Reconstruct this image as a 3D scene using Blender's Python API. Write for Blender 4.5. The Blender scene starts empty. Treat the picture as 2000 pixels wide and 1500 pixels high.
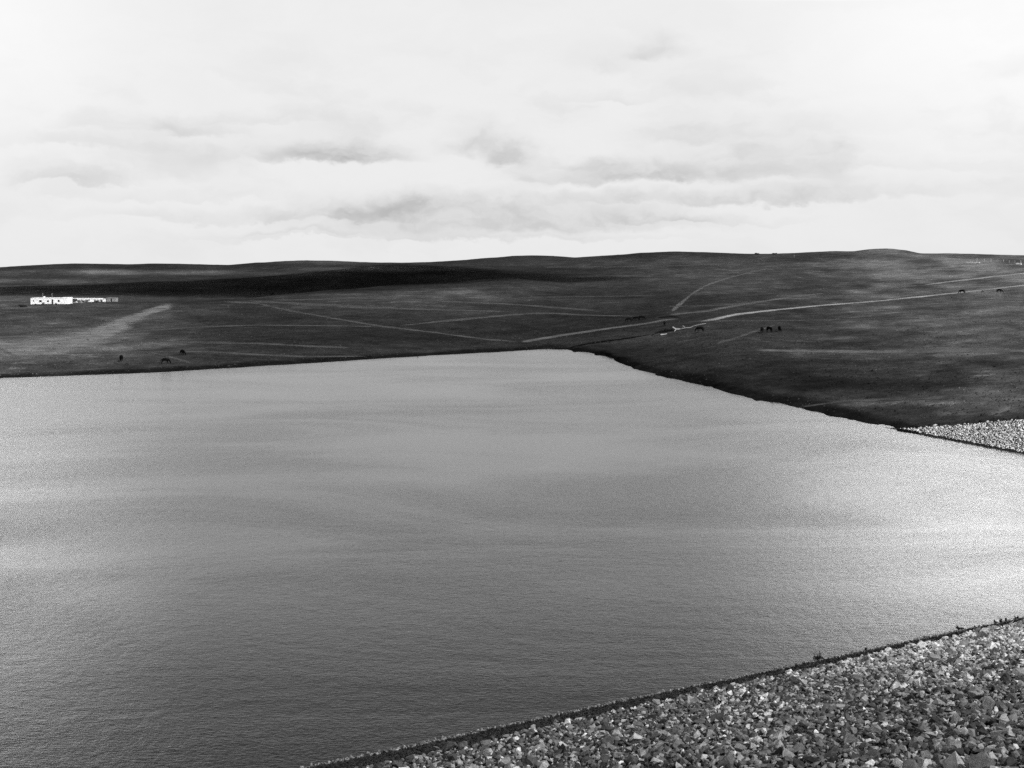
import bpy, bmesh, math, random
import numpy as np
from mathutils import Vector, Matrix, Euler

random.seed(7)
rng = np.random.default_rng(7)
SC = bpy.context.scene
COL = SC.collection

# ------------------------------------------------------------------ camera
F = 2144.0          # focal length in photo pixels (photo 2000 x 1500)
CX, HY = 1000.0, 497.0   # principal column, horizon row
H = 25.0            # eye height above the lake (z = 0)
cam_d = bpy.data.cameras.new("camera")
cam = bpy.data.objects.new("camera", cam_d)
COL.objects.link(cam)
cam.location = (0, 0, H)
cam.rotation_euler = (math.radians(90), 0, 0)      # level view camera with falling front
cam_d.sensor_width = 36
cam_d.lens = 36 * F / 2000
cam_d.shift_y = -(750 - HY) / 2000
cam_d.clip_start = 0.5
cam_d.clip_end = 30000
SC.camera = cam

# ------------------------------------------------------------------ sun
SUN_EL, SUN_AZ = 43.0, 126.0      # azimuth clockwise from +y (view direction)
sd = Vector((math.sin(math.radians(SUN_AZ)) * math.cos(math.radians(SUN_EL)),
             math.cos(math.radians(SUN_AZ)) * math.cos(math.radians(SUN_EL)),
             math.sin(math.radians(SUN_EL))))
sl = bpy.data.lights.new("sun", 'SUN')
sl.energy = 4.6
sl.angle = math.radians(0.6)
sl.color = (1.0, 1.0, 1.0)       # black and white film
sun = bpy.data.objects.new("sun", sl)
COL.objects.link(sun)
sun.rotation_euler = sd.to_track_quat('Z', 'Y').to_euler()
sun.location = (60, -40, 120)

# ------------------------------------------------------------------ view
SC.view_settings.view_transform = 'Standard'
SC.view_settings.look = 'None'
SC.view_settings.exposure = 0.0
SC.view_settings.gamma = 1.0
SC.render.engine = 'CYCLES'
SC.cycles.use_denoising = False
SC.cycles.max_bounces = 6
SC.cycles.volume_bounces = 1


class NT:
    """small helper for writing node trees"""
    def __init__(s, tree):
        s.t = tree
        s.t.nodes.clear()

    def n(s, typ, **kw):
        nd = s.t.nodes.new(typ)
        for k, v in kw.items():
            setattr(nd, k, v)
        return nd

    def put(s, sock, v):
        if isinstance(v, bpy.types.NodeSocket):
            s.t.links.new(v, sock)
        elif v is not None:
            sock.default_value = v

    def m(s, op, a, b=None, c=None, clamp=False):
        nd = s.n('ShaderNodeMath', operation=op, use_clamp=clamp)
        for i, v in enumerate((a, b, c)):
            s.put(nd.inputs[i], v)
        return nd.outputs[0]

    def vm(s, op, a, b=None):
        nd = s.n('ShaderNodeVectorMath', operation=op)
        s.put(nd.inputs[0], a)
        s.put(nd.inputs[1], b)
        return nd.outputs['Value'] if op in ('LENGTH', 'DOT_PRODUCT') else nd.outputs[0]

    def mr(s, v, a, b, c, d, kind='SMOOTHSTEP'):
        nd = s.n('ShaderNodeMapRange', interpolation_type=kind)
        for i, x in enumerate((v, a, b, c, d)):
            s.put(nd.inputs[i], x)
        return nd.outputs[0]

    def noise(s, vec, scale, detail=4, rough=0.55, dist=0.0, col=False):
        nd = s.n('ShaderNodeTexNoise')
        s.put(nd.inputs['Vector'], vec)
        nd.inputs['Scale'].default_value = scale
        nd.inputs['Detail'].default_value = detail
        nd.inputs['Roughness'].default_value = rough
        nd.inputs['Distortion'].default_value = dist
        return nd.outputs['Color'] if col else nd.outputs['Fac']

    def mixf(s, f, a, b):
        nd = s.n('ShaderNodeMix', data_type='FLOAT')
        s.put(nd.inputs[0], f)
        s.put(nd.inputs[2], a)
        s.put(nd.inputs[3], b)
        return nd.outputs[0]

    def grey(s, v):
        nd = s.n('ShaderNodeCombineColor')
        for i in range(3):
            s.put(nd.inputs[i], v)
        return nd.outputs[0]

    def xyz(s, x, y, z):
        nd = s.n('ShaderNodeCombineXYZ')
        for i, v in enumerate((x, y, z)):
            s.put(nd.inputs[i], v)
        return nd.outputs[0]


# ------------------------------------------------------------------ world: broken cloud cover over a Nishita sky
W = bpy.data.worlds.new("World")
SC.world = W
W.use_nodes = True
T = NT(W.node_tree)
tc = T.n('ShaderNodeTexCoord')
sep = T.n('ShaderNodeSeparateXYZ')
T.put(sep.inputs[0], tc.outputs['Generated'])
az = T.m('ARCTAN2', sep.outputs[0], sep.outputs[1])
el = T.m('ARCSINE', sep.outputs[2])
P0 = T.xyz(az, el, 0.0)
warp1 = T.vm('SUBTRACT', T.noise(T.vm('MULTIPLY', P0, (1, 1.8, 1)), 11, 3, 0.5, col=True), (0.5, 0.5, 0.5))
warp2 = T.vm('SUBTRACT', T.noise(T.vm('MULTIPLY', P0, (1, 1.6, 1)), 38, 6, 0.6, col=True), (0.5, 0.5, 0.5))
P = T.vm('ADD', P0, T.vm('MULTIPLY', warp1, (0.085, 0.030, 0)))
P = T.vm('ADD', P, T.vm('MULTIPLY', warp2, (0.034, 0.022, 0)))


def sky_dir(px, py):
    a = math.atan((px - CX) / F)
    return a, math.atan((HY - py) / F * math.cos(a))


# cloud bases: centre and radii in degrees of sky (written in 1/37 degree), depth of grey
BASES = [(680, 316, 130, 46, .25), (590, 306, 260, 60, .10), (900, 300, 60, 30, .07), (998, 312, 62, 46, .22), (930, 285, 80, 60, .12),
         (1230, 350, 250, 46, .20), (1400, 342, 260, 74, .12), (1130, 322, 120, 26, .06), (980, 440, 430, 66, .21), (800, 408, 280, 44, .12), (1400, 394, 380, 30, .14),
         (330, 250, 200, 38, .12), (150, 282, 190, 34, .08), (160, 352, 120, 24, .13), (1290, 104, 70, 60, .13),
         (1180, 130, 120, 60, .07), (450, 424, 330, 24, .08), (700, 424, 240, 30, .10), (1500, 262, 300, 50, .07), (1200, 188, 120, 20, .07),
         (1650, 386, 330, 40, .07), (300, 384, 260, 24, .05), (780, 462, 420, 16, .09), (1100, 466, 300, 12, .07), (1330, 432, 260, 16, .10),
         (1560, 300, 200, 40, .09), (500, 232, 150, 26, .06), (1750, 330, 240, 30, .05), (620, 455, 200, 10, .06)]
dark = None
for (px, py, rx, ry, dp) in BASES:
    a, e = sky_dir(px, py)
    sq = T.n('ShaderNodeSeparateXYZ')
    T.put(sq.inputs[0], T.vm('MULTIPLY', T.vm('SUBTRACT', P, (a, e, 0)), (F / rx, F / ry, 0)))
    up = T.m('ADD', T.m('MAXIMUM', sq.outputs[1], 0.0), T.m('MULTIPLY', T.m('MINIMUM', sq.outputs[1], 0.0), -4.0))
    q = T.xyz(sq.outputs[0], up, 0.0)
    b = T.mr(T.vm('LENGTH', q), 0.0, 1.25, dp, 0.0)
    dark = b if dark is None else T.m('ADD', dark, b)
tex = T.noise(T.vm('MULTIPLY', P, (1, 2.6, 1)), 8, 5, 0.5)
tex2 = T.noise(T.vm('MULTIPLY', P, (1, 1.8, 1)), 22, 6, 0.58)
lowcloud = T.mr(el, 0.015, 0.09, 0.35, 1.0)
ribs = T.m('MULTIPLY', T.mr(tex, 0.46, 0.70, 0.0, 0.10), T.mr(el, 0.11, 0.20, 1.0, 0.25))
fine = T.m('MULTIPLY', T.m('SUBTRACT', tex2, 0.5), 0.05)
dark = T.m('ADD', T.m('MULTIPLY', dark, T.mr(tex2, 0.32, 0.66, 0.55, 1.3)), T.m('MULTIPLY', ribs, lowcloud))
base = T.m('ADD', T.m('SUBTRACT', 0.86, dark), fine)
# unseen overhead sky: grey deck and bright side openings added to shape lake reflections
side = T.m('ADD', 0.19, T.m('ADD', T.mr(az, -0.26, -0.48, 0.0, 0.85), T.mr(az, 0.14, 0.43, 0.0, 1.1)))
side = T.m('MULTIPLY', T.m('MULTIPLY', side, T.m('ADD', T.mr(el, T.mr(az, 0.0, 0.44, 0.2325, 0.209, 'LINEAR'), 0.25, 0.0, 1.0), T.mr(el, 0.02, 0.20, 0.0, 0.015))), T.mr(el, 0.24, 0.31, 1.0, 0.015))
over = T.m('ADD', T.mr(el, 0.30, 0.60, 0.22, 0.02), T.m('MULTIPLY', T.m('SUBTRACT', tex, 0.5), 0.25))
sky_v = T.m('ADD', T.mixf(T.mr(el, 0.26, 0.395, 0.0, 1.0), base, over), T.m('MULTIPLY', side, 8.6))
nish = T.n('ShaderNodeTexSky', sky_type='NISHITA', sun_disc=False)
nish.sun_elevation = math.radians(SUN_EL)
nish.sun_rotation = math.radians(SUN_AZ)
bw = T.n('ShaderNodeRGBToBW')
T.put(bw.inputs[0], nish.outputs[0])
STR = 0.10
blend = T.mixf(0.94, bw.outputs[0], T.m('MULTIPLY', sky_v, 1 / STR))   # thin gaps of open sky between clouds
bg = T.n('ShaderNodeBackground')
T.put(bg.inputs[0], T.grey(blend))
bg.inputs[1].default_value = STR
out = T.n('ShaderNodeOutputWorld')
T.put(out.inputs[0], bg.outputs[0])


# ------------------------------------------------------------------ helpers
def tag(o, label=None, cat=None, group=None, kind=None):
    if label: o["label"] = label
    if cat: o["category"] = cat
    if group: o["group"] = group
    if kind: o["kind"] = kind
    return o


def link(name, me, mat=None, parent=None):
    o = bpy.data.objects.new(name, me)
    COL.objects.link(o)
    if mat is not None and me is not None:
        me.materials.append(mat)
    if parent is not None:
        o.parent = parent
    return o


def mesh_np(name, verts, faces, smooth=False):
    """verts (N,3), faces (M,k) arrays -> mesh"""
    verts = np.asarray(verts, np.float32)
    faces = np.asarray(faces, np.int32)
    me = bpy.data.meshes.new(name)
    me.vertices.add(len(verts))
    me.vertices.foreach_set('co', verts.ravel())
    k = faces.shape[1]
    me.loops.add(faces.size)
    me.loops.foreach_set('vertex_index', faces.ravel())
    me.polygons.add(len(faces))
    me.polygons.foreach_set('loop_start', np.arange(0, faces.size, k, dtype=np.int32))
    me.polygons.foreach_set('use_smooth', np.full(len(faces), smooth))
    me.update(calc_edges=True)
    return me


def attr(me, name, vals, domain='POINT'):
    a = me.attributes.new(name, 'FLOAT', domain)
    a.data.foreach_set('value', np.asarray(vals, np.float32))


def empty(name, loc, rz=0.0):
    o = bpy.data.objects.new(name, None)
    COL.objects.link(o)
    o.empty_display_size = 0.5
    o.location = loc
    o.rotation_euler = (0, 0, rz)
    return o


def grid_faces(nr, nc):
    i = np.arange(nr - 1)[:, None] * nc + np.arange(nc - 1)[None, :]
    return np.stack([i, i + 1, i + nc + 1, i + nc], -1).reshape(-1, 4)


def vnoise(x, y, seed=0):
    """smooth 2-D value noise, 0..1"""
    xi, yi = np.floor(x).astype(np.int64), np.floor(y).astype(np.int64)
    xf, yf = x - xi, y - yi
    xf, yf = xf * xf * (3 - 2 * xf), yf * yf * (3 - 2 * yf)

    def h(a, b):
        n = (a * 374761393 + b * 668265263 + seed * 974711) & 0xFFFFFFFF
        n = ((n ^ (n >> 13)) * 1274126177) & 0xFFFFFFFF
        return ((n ^ (n >> 16)) & 0xFFFF) / 65535.0
    return (h(xi, yi) * (1 - xf) + h(xi + 1, yi) * xf) * (1 - yf) + (h(xi, yi + 1) * (1 - xf) + h(xi + 1, yi + 1) * xf) * yf


def fbm(x, y, seed=0, oct=4):
    r, a, t = 0, 1.0, 0
    for k in range(oct):
        r = r + a * vnoise(x * 2 ** k, y * 2 ** k, seed + 17 * k)
        t += a
        a *= 0.5
    return r / t


def rough_mat(name, build):
    m = bpy.data.materials.new(name)
    m.use_nodes = True
    t = NT(m.node_tree)
    p = t.n('ShaderNodeBsdfPrincipled')
    p.inputs['Roughness'].default_value = 0.9
    p.inputs['Specular IOR Level'].default_value = 0.15
    o = t.n('ShaderNodeOutputMaterial')
    t.put(o.inputs[0], p.outputs[0])
    build(t, p, o)
    return m


def plain_mat(name, v, var=0.25, scale=3.0, rough=0.85, spec=0.15):
    def b(t, p, o):
        c = t.n('ShaderNodeTexCoord')
        n = t.noise(c.outputs['Object'], scale, 5, 0.6)
        t.put(p.inputs['Base Color'], t.grey(t.mr(n, 0.25, 0.75, v * (1 - var), v * (1 + var))))
        p.inputs['Roughness'].default_value = rough
        p.inputs['Specular IOR Level'].default_value = spec
    return rough_mat(name, b)


# ------------------------------------------------------------------ terrain: height field described by its shore, its ridges and its valleys
SHORE = [(-1400, 790), (-900, 765), (-400, 750), (0, 738.5), (125, 734), (250, 730), (325, 726.5), (400, 722), (500, 715.5), (625, 708.5), (750, 700),
         (875, 692.5), (1000, 686), (1080, 681), (1108, 682.5), (1120, 687), (1150, 690), (1184, 694.5), (1205, 704),
         (1226, 715.5), (1250, 724), (1310, 739.5), (1355, 749.5), (1400, 761), (1439, 771), (1460, 779), (1520, 788),
         (1580, 803), (1625, 811), (1670, 817), (1690, 823), (1745, 835), (1752, 839), (1782, 837.5), (1875, 830), (2000, 819),
         (2200, 800), (2600, 770), (3400, 720)]
SKY = [(-1400, 530), (-900, 528), (-400, 524), (0, 522), (50, 519), (100, 516), (150, 514.5), (200, 515), (250, 516), (300, 514.5), (350, 515),
       (400, 516.5), (450, 517.5), (500, 513), (550, 510), (600, 508.5), (650, 509.5), (700, 511.5), (750, 513), (800, 513), (850, 511),
       (900, 508), (950, 504), (1000, 500), (1040, 498.5), (1080, 499.5), (1120, 503), (1200, 498.5), (1250, 494), (1320, 491),
       (1400, 493), (1450, 495), (1500, 496), (1560, 494), (1630, 490.5), (1665, 491.5), (1690, 488), (1718, 485.2), (1742, 485.2),
       (1772, 489), (1797, 495), (1850, 495), (1900, 496), (1950, 498), (2000, 499), (2400, 494), (3400, 500)]
CP = [-1400, 0, 130, 225, 360, 500, 650, 800, 1000, 1100, 1250, 1400, 1600, 1800, 2000, 3400]
D2 = [335, 335, 335, 340, 340, 350, 350, 350, 360, 350, 365, 285, 285, 285, 280, 300]
Y2 = [645, 645, 645, 645, 645, 640, 640, 640, 640, 642, 626, 648, 648, 632, 625, 620]
D3 = [470, 470, 470, 500, 500, 540, 600, 650, 700, 700, 600, 560, 540, 520, 500, 480]
Y3 = [594, 594, 593, 590, 590, 581.5, 567, 556, 542, 552, 560, 560, 560, 556, 548, 545]
D4 = [530, 530, 525, 540, 555, 600, 670, 720, 780, 780, 700, 660, 640, 620, 600, 600]
Y4 = [598, 598, 597.5, 595, 596, 590, 577, 566, 548, 545, 548, 548, 547, 540, 530, 528]
CP5 = [-1400, 0, 225, 360, 500, 600, 700, 750, 800, 850, 900, 1000, 1100, 1250, 1400, 1600, 1800, 2000, 3400]
D5 = [900, 900, 920, 950, 1000, 1000, 1000, 1000, 1000, 1000, 1000, 1000, 1000, 900, 850, 820, 800, 760, 760]
Y5 = [552, 552, 550, 547, 537, 528, 517.5, 514, 513, 514.5, 518, 524, 525, 525, 525, 525, 515, 511, 511]
D6 = [1300, 1300, 1300, 1300, 1250, 1200, 1180, 1180, 1180, 1180, 1180, 1250, 1250, 1100, 1000, 950, 920, 900, 900]
Y6 = [535, 535, 533, 532, 540, 534, 524, 522, 521, 521, 521, 511, 511, 506, 506, 504, 503, 504, 505]
CP7 = [-1400, 500, 800, 1000, 1100, 1250, 1400, 1600, 1800, 2000, 3400]
D7 = [1800, 1800, 1700, 1600, 1500, 1300, 1200, 1150, 1100, 1100, 1200]


def smooth_interp(px, xs, ys, win):
    r = 0
    ks = np.linspace(-1, 1, 9)
    wt = 1 - np.abs(ks) * 0.8
    for k, w in zip(ks, wt):
        r = r + w * np.interp(px + k * win, xs, ys)
    return r / wt.sum()


COLS = np.concatenate([np.linspace(-1400, -60, 150, endpoint=False), np.linspace(-60, 2060, 1400), np.linspace(2060, 3400, 160)[1:]])
U = (COLS - CX) / F
vv = lambda y: (y - HY) / F


def shore_y(px):
    y = np.interp(px, *zip(*SHORE))
    return y


# dam face: waterline in plan (concave towards the lake), face rising 1 : 2.5
def on_water(px, py):
    d = H / vv(py)
    return np.array([(px - CX) / F * d, d])


WL_PX = [(725, 1472), (840, 1449), (950, 1423), (1075, 1399), (1200, 1370.5), (1350, 1340.5), (1475, 1315), (1587, 1291.5), (1750, 1257.5), (1875, 1231), (2000, 1206.5)]
wl = [on_water(*p) for p in WL_PX]
d0 = (wl[3] - wl[0]) / np.linalg.norm(wl[3] - wl[0])
pre = [wl[0] - d0 * k for k in (150, 100, 60, 30, 12)]
a0, a1 = wl[-1], on_water(2000, 886)
t0v = (wl[-1] - wl[-3]); t0v /= np.linalg.norm(t0v)
b1 = on_water(1752, 839.5)
t1v = (b1 - a1) / np.linalg.norm(b1 - a1)
L = np.linalg.norm(a1 - a0)
arc = []
for t in np.linspace(0, 1, 14)[1:-1]:
    h00, h10, h01, h11 = 2*t**3-3*t**2+1, t**3-2*t**2+t, -2*t**3+3*t**2, t**3-t**2
    arc.append(h00*a0 + h10*1.15*L*t0v + h01*a1 + h11*1.15*L*t1v)
far = [a1, on_water(1940, 875.5), on_water(1875, 863), on_water(1810, 851), b1, b1 + t1v * 3]
wl_pts = np.array(pre + wl + arc + far)
seg = np.r_[0, np.cumsum(np.linalg.norm(np.diff(wl_pts, axis=0), axis=1))]
S_A1 = seg[len(pre) + len(wl) + len(arc)]
S_A0 = seg[len(pre) + len(wl) - 1]
S_B1 = seg[-2]
S_L0 = seg[len(pre)]
SLOPE = 1 / 2.9
ss = np.arange(0, seg[-1], 0.6)
wl_s = np.stack([smooth_interp(ss, seg, wl_pts[:, k], 3.0) for k in (0, 1)], 1)
tg = np.gradient(wl_s, axis=0)
tg /= np.linalg.norm(tg, axis=1)[:, None]
nrm = np.stack([tg[:, 1], -tg[:, 0]], 1)              # away from the lake
smax = np.interp(ss, [0, S_A0 + 8, S_A1 - 12, S_A1, S_B1 - 2, S_B1 + 3], [56, 56, 17, 8.8, 0.7, 0.15])


def dam_point(s, off):
    i = s / 0.6
    i0 = np.clip(np.floor(i).astype(int), 0, len(ss) - 2)
    f = (i - i0)[..., None]
    p = wl_s[i0] * (1 - f) + wl_s[i0 + 1] * f
    n = nrm[i0] * (1 - f) + nrm[i0 + 1] * f
    q = p + n * off[..., None]
    return np.concatenate([q, (off * SLOPE)[..., None]], -1)


def project(p):
    return CX + F * p[..., 0] / np.maximum(p[..., 1], 0.1), HY + F * (H - p[..., 2]) / np.maximum(p[..., 1], 0.1)


# the facing ends where it runs out against the natural bank
for i in range(len(ss)):
    if ss[i] > S_A1 - 4:
        o_ = np.arange(0.1, 22, 0.1)
        a_, b_ = project(dam_point(np.full(len(o_), ss[i]), o_))
        over_ = b_ < np.interp(a_, [1752, 1782, 1875, 2000, 2200, 2600], [839.4, 837.5, 830, 819, 800, 770])
        smax[i] = max(0.15, o_[np.argmax(over_)]) if over_.any() else smax[i]
smax = np.convolve(np.pad(smax, 4, mode='edge'), np.ones(9) / 9, 'valid')

# ridge and valley rows for every column
ysh = shore_y(COLS)
d1 = H / vv(ysh)
for i, px in enumerate(COLS):
    if px > 1752:      # behind the riprap: the grass starts at the top edge of the stone facing
        d1[i] = np.interp(px, [1752, 2000, 2200, 2600, 3400], [156.3, 147.6, 152, 172, 230])
z1 = np.where(COLS > 1752, H - vv(ysh) * d1, 0.0)
d2 = smooth_interp(COLS, CP, D2, 40); y2 = smooth_interp(COLS, CP, Y2, 40)
d3 = smooth_interp(COLS, CP, D3, 30); y3 = smooth_interp(COLS, CP, Y3, 20)
d4 = smooth_interp(COLS, CP, D4, 30); y4 = smooth_interp(COLS, CP, Y4, 25)
d5 = smooth_interp(COLS, CP5, D5, 30); y5 = smooth_interp(COLS, CP5, Y5, 15)
d6 = smooth_interp(COLS, CP5, D6, 30); y6 = smooth_interp(COLS, CP5, Y6, 25)
d7 = smooth_interp(COLS, CP7, D7, 40); y7 = smooth_interp(COLS, *zip(*SKY), 9)
zz = lambda y, d: H - vv(y) * d
lip = np.interp(COLS, [-400, 1050, 1250, 1550, 1765], [0.35, 0.3, 0.7, 0.7, 0.15])
ks_ = np.exp(-np.linspace(-2, 2, 121) ** 2); ks_ /= ks_.sum()
sm = lambda v: np.convolve(np.pad(v, 60, mode='edge'), ks_, 'valid')
d1s, z1s = sm(d1), sm(z1)
KD = np.stack([d1 - 14, d1, d1s + np.interp(COLS, [1000, 1200, 1600, 1765], [3, 6, 5, 2]), d2, d3, d4, d5, d6, d7, d7 + 600, np.full_like(d1, 7000)], 1)
KZ = np.stack([np.interp(COLS, [1000, 1150, 1600, 1765], [-1.6, -0.7, -0.8, -0.8]) + np.where(COLS > 1752, np.minimum(z1, (COLS - 1752) / 20) * 0 + z1 - np.clip((COLS - 1752) / 8, 0, 9), 0), z1, np.maximum(z1s + lip, z1 + 0.05), zz(y2, d2), zz(y3, d3), zz(y4, d4), zz(y5, d5), zz(y6, d6), zz(y7, d7), zz(y7, d7) - 18, np.full_like(d1, -110.0)], 1)
NSEG = [5, 5, 90, 110, 24, 70, 20, 60, 8, 8]

hs = np.diff(KD, axis=1)
dl = np.diff(KZ, axis=1) / hs
ms = np.zeros_like(KZ)
same = dl[:, 1:] * dl[:, :-1] > 0
w1 = 2 * hs[:, 1:] + hs[:, :-1]; w2 = hs[:, 1:] + 2 * hs[:, :-1]
with np.errstate(divide='ignore', invalid='ignore'):
    hm = (w1 + w2) / (w1 / dl[:, :-1] + w2 / dl[:, 1:])
ms[:, 1:-1] = np.where(same, hm, 0.0)
ms[:, 0] = dl[:, 0]; ms[:, -1] = dl[:, -1]
for k in range(2, ms.shape[1]):
    ms[:, k] = sm(ms[:, k])
GD, GZ = [], []
for k, n in enumerate(NSEG):
    for t in np.arange(n + (k == len(NSEG) - 1)) / n:
        h00, h10, h01, h11 = 2*t**3-3*t**2+1, t**3-2*t**2+t, -2*t**3+3*t**2, t**3-t**2
        GD.append(KD[:, k] + t * hs[:, k])
        GZ.append(h00*KZ[:, k] + h10*hs[:, k]*ms[:, k] + h01*KZ[:, k+1] + h11*hs[:, k]*ms[:, k+1])
GD = np.array(GD); GZ = np.array(GZ)          # rows x columns
GX = GD * U[None, :]
relief = (fbm(GX / 38, GD / 38, 1, 4) - 0.5) * 0.9 + (fbm(GX / 6, GD / 6, 9, 3) - 0.5) * 0.22
fade = np.clip((GD - d1s[None, :] - 2) / 60, 0, 1)
bank = (fbm(GX / 4.0, GD / 8.0, 61, 4) - 0.5) * np.interp(COLS, [0, 1000, 1120, 1740, 1752], [.12, .22, 1.1, 1.0, 0])[None] * np.clip(1 - np.abs(GD - d1[None]) / 22, 0, 1)
GZ = GZ + relief * fade * np.clip((GD - 100) / 400, 0.35, 1.5) + bank
NR, NC = GD.shape


def terrain_z(x, y):
    """height of the ground sheet under plan points"""
    x = np.atleast_1d(np.asarray(x, float)); y = np.atleast_1d(np.asarray(y, float))
    px = x / y * F + CX
    c = np.clip(np.interp(px, COLS, np.arange(NC)), 0, NC - 1.001)
    c0 = c.astype(int); f = c - c0
    r = np.empty_like(px)
    for k in range(len(px)):
        dcol = GD[:, c0[k]] * (1 - f[k]) + GD[:, c0[k] + 1] * f[k]
        zcol = GZ[:, c0[k]] * (1 - f[k]) + GZ[:, c0[k] + 1] * f[k]
        r[k] = np.interp(y[k], dcol, zcol)
    return r


def hit(px, py):
    """where the sight line through a photo point meets the ground"""
    c = min(max(np.interp(px, COLS, np.arange(NC)), 0), NC - 1.001)
    c0 = int(c); f = c - c0
    dcol = GD[:, c0] * (1 - f) + GD[:, c0 + 1] * f
    zcol = GZ[:, c0] * (1 - f) + GZ[:, c0 + 1] * f
    gap = zcol - (H - vv(py) * dcol)
    idx = np.nonzero((gap[1:] >= 0) & (gap[:-1] < 0))[0]
    i = idx[0] if len(idx) else int(np.argmax(gap[:-20]))
    g0, g1 = gap[i], gap[i + 1]
    t = 0 if not len(idx) else -g0 / (g1 - g0)
    d = dcol[i] + t * (dcol[i + 1] - dcol[i])
    z = zcol[i] + t * (zcol[i + 1] - zcol[i])
    return Vector(((px - CX) / F * d, d, z))


# ground tones: bleached turf (+), dark heath (-), painted cloud shade, film brightness at sides
gpx = np.broadcast_to(COLS[None], GD.shape)
gpy = HY + F * (H - GZ) / GD
tone = np.zeros_like(GD)
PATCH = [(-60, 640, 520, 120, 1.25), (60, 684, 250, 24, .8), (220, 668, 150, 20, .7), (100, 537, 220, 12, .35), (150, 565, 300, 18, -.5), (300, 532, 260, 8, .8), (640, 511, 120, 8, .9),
         (60, 620, 240, 24, -.15), (330, 612, 150, 14, .25), (700, 650, 420, 34, -.30), (700, 548, 330, 22, -.7), (730, 526, 190, 6, 1.3), (560, 535, 120, 5, .8), (900, 530, 250, 10, -.6), (780, 582, 280, 15, .85), (60, 549, 190, 6, .9), (330, 532, 200, 6, .7), (250, 562, 200, 4, .5), (880, 570, 160, 4, .6), (620, 599, 180, 5, .5), (960, 566, 190, 13, .5),  # negative tones on the far hill also paint in cloud shade
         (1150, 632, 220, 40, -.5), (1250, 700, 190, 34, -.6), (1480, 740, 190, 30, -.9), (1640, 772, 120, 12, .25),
         (2060, 600, 520, 170, 1.7), (1900, 520, 330, 40, .25), (1640, 530, 420, 70, .8), (1720, 493, 70, 9, .5), (1970, 775, 190, 45, 1.3), (1750, 786, 150, 8, .9), (1800, 691, 330, 12, .9),  # broad left and right tones also paint in uneven film exposure
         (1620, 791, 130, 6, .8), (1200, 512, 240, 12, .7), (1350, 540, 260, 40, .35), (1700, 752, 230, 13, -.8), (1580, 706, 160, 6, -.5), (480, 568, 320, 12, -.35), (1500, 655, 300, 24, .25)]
# sum the turf tones and the painted shade
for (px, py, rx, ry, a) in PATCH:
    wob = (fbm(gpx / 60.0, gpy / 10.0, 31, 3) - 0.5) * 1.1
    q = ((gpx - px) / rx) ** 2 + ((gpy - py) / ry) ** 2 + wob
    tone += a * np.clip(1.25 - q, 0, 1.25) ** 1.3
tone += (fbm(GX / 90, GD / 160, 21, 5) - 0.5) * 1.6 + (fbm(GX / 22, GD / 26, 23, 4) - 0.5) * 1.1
wet = np.where(COLS > 1800, 0, 1)[None] * np.clip(1 - (GD - d1s[None]) / np.interp(COLS, [-400, 300, 900, 1100, 1250, 1760, 1800], [5, 8, 11, 15, 15, 8, 0.01])[None] * (0.5 + 1.1 * fbm(GX / 7, GD / 12, 71, 4)), 0, 1)

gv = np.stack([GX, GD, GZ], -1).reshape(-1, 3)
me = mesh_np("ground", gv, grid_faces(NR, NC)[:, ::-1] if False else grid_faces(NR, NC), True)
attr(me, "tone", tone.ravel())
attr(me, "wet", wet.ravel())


def ground_nodes(t, p, o):
    c = t.n('ShaderNodeTexCoord').outputs['Object']
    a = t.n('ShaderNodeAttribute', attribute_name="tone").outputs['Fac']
    w = t.n('ShaderNodeAttribute', attribute_name="wet").outputs['Fac']
    big = t.noise(c, 0.018, 4, 0.6)
    mid = t.noise(t.vm('MULTIPLY', c, (1.0, 0.8, 1)), 0.11, 6, 0.66, 0.6)
    sml = t.noise(c, 0.7, 5, 0.7)
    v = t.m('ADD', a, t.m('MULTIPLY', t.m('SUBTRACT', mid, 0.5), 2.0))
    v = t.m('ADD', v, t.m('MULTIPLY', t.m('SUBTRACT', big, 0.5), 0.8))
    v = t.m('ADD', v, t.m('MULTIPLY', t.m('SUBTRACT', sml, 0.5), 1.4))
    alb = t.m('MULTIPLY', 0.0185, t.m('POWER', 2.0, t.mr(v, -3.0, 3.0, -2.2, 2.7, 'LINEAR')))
    # sparse bleached tussocks
    fib = t.noise(t.vm('MULTIPLY', c, (0.9, 1.0, 1)), 0.42, 6, 0.75, 0.3)
    alb = t.m('MULTIPLY', alb, t.mr(fib, 0.30, 0.70, 0.62, 1.45, 'LINEAR'))
    str_ = t.noise(t.vm('MULTIPLY', c, (0.9, 1.0, 1)), 0.09, 6, 0.72, 0.5)
    alb = t.m('MULTIPLY', alb, t.mr(str_, 0.32, 0.66, 0.72, 1.5, 'LINEAR'))
    alb = t.m('ADD', alb, t.m('MULTIPLY', t.mr(str_, 0.58, 0.68, 0.0, 0.055), t.mr(a, 0.0, 1.1, 0.03, 1.0)))
    tus = t.noise(t.vm('MULTIPLY', c, (1.0, 0.6, 1)), 0.24, 4, 0.75, 0.3)
    alb = t.m('ADD', alb, t.m('MULTIPLY', t.mr(tus, 0.64, 0.76, 0.0, 0.07), t.mr(a, 0.1, 1.2, 0.08, 1.0)))
    alb = t.m('MULTIPLY', alb, t.mixf(t.mr(w, 0.0, 0.7, 0.0, 1.0), 1.0, 0.30))
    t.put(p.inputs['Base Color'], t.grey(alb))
    p.inputs['Roughness'].default_value = 1.0
    p.inputs['Specular IOR Level'].default_value = 0.0
    b = t.n('ShaderNodeBump')
    b.inputs['Strength'].default_value = 0.7
    b.inputs['Distance'].default_value = 0.35
    t.put(b.inputs['Height'], t.m('ADD', sml, t.m('MULTIPLY', mid, 1.5)))
    t.put(p.inputs['Normal'], b.outputs[0])


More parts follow.
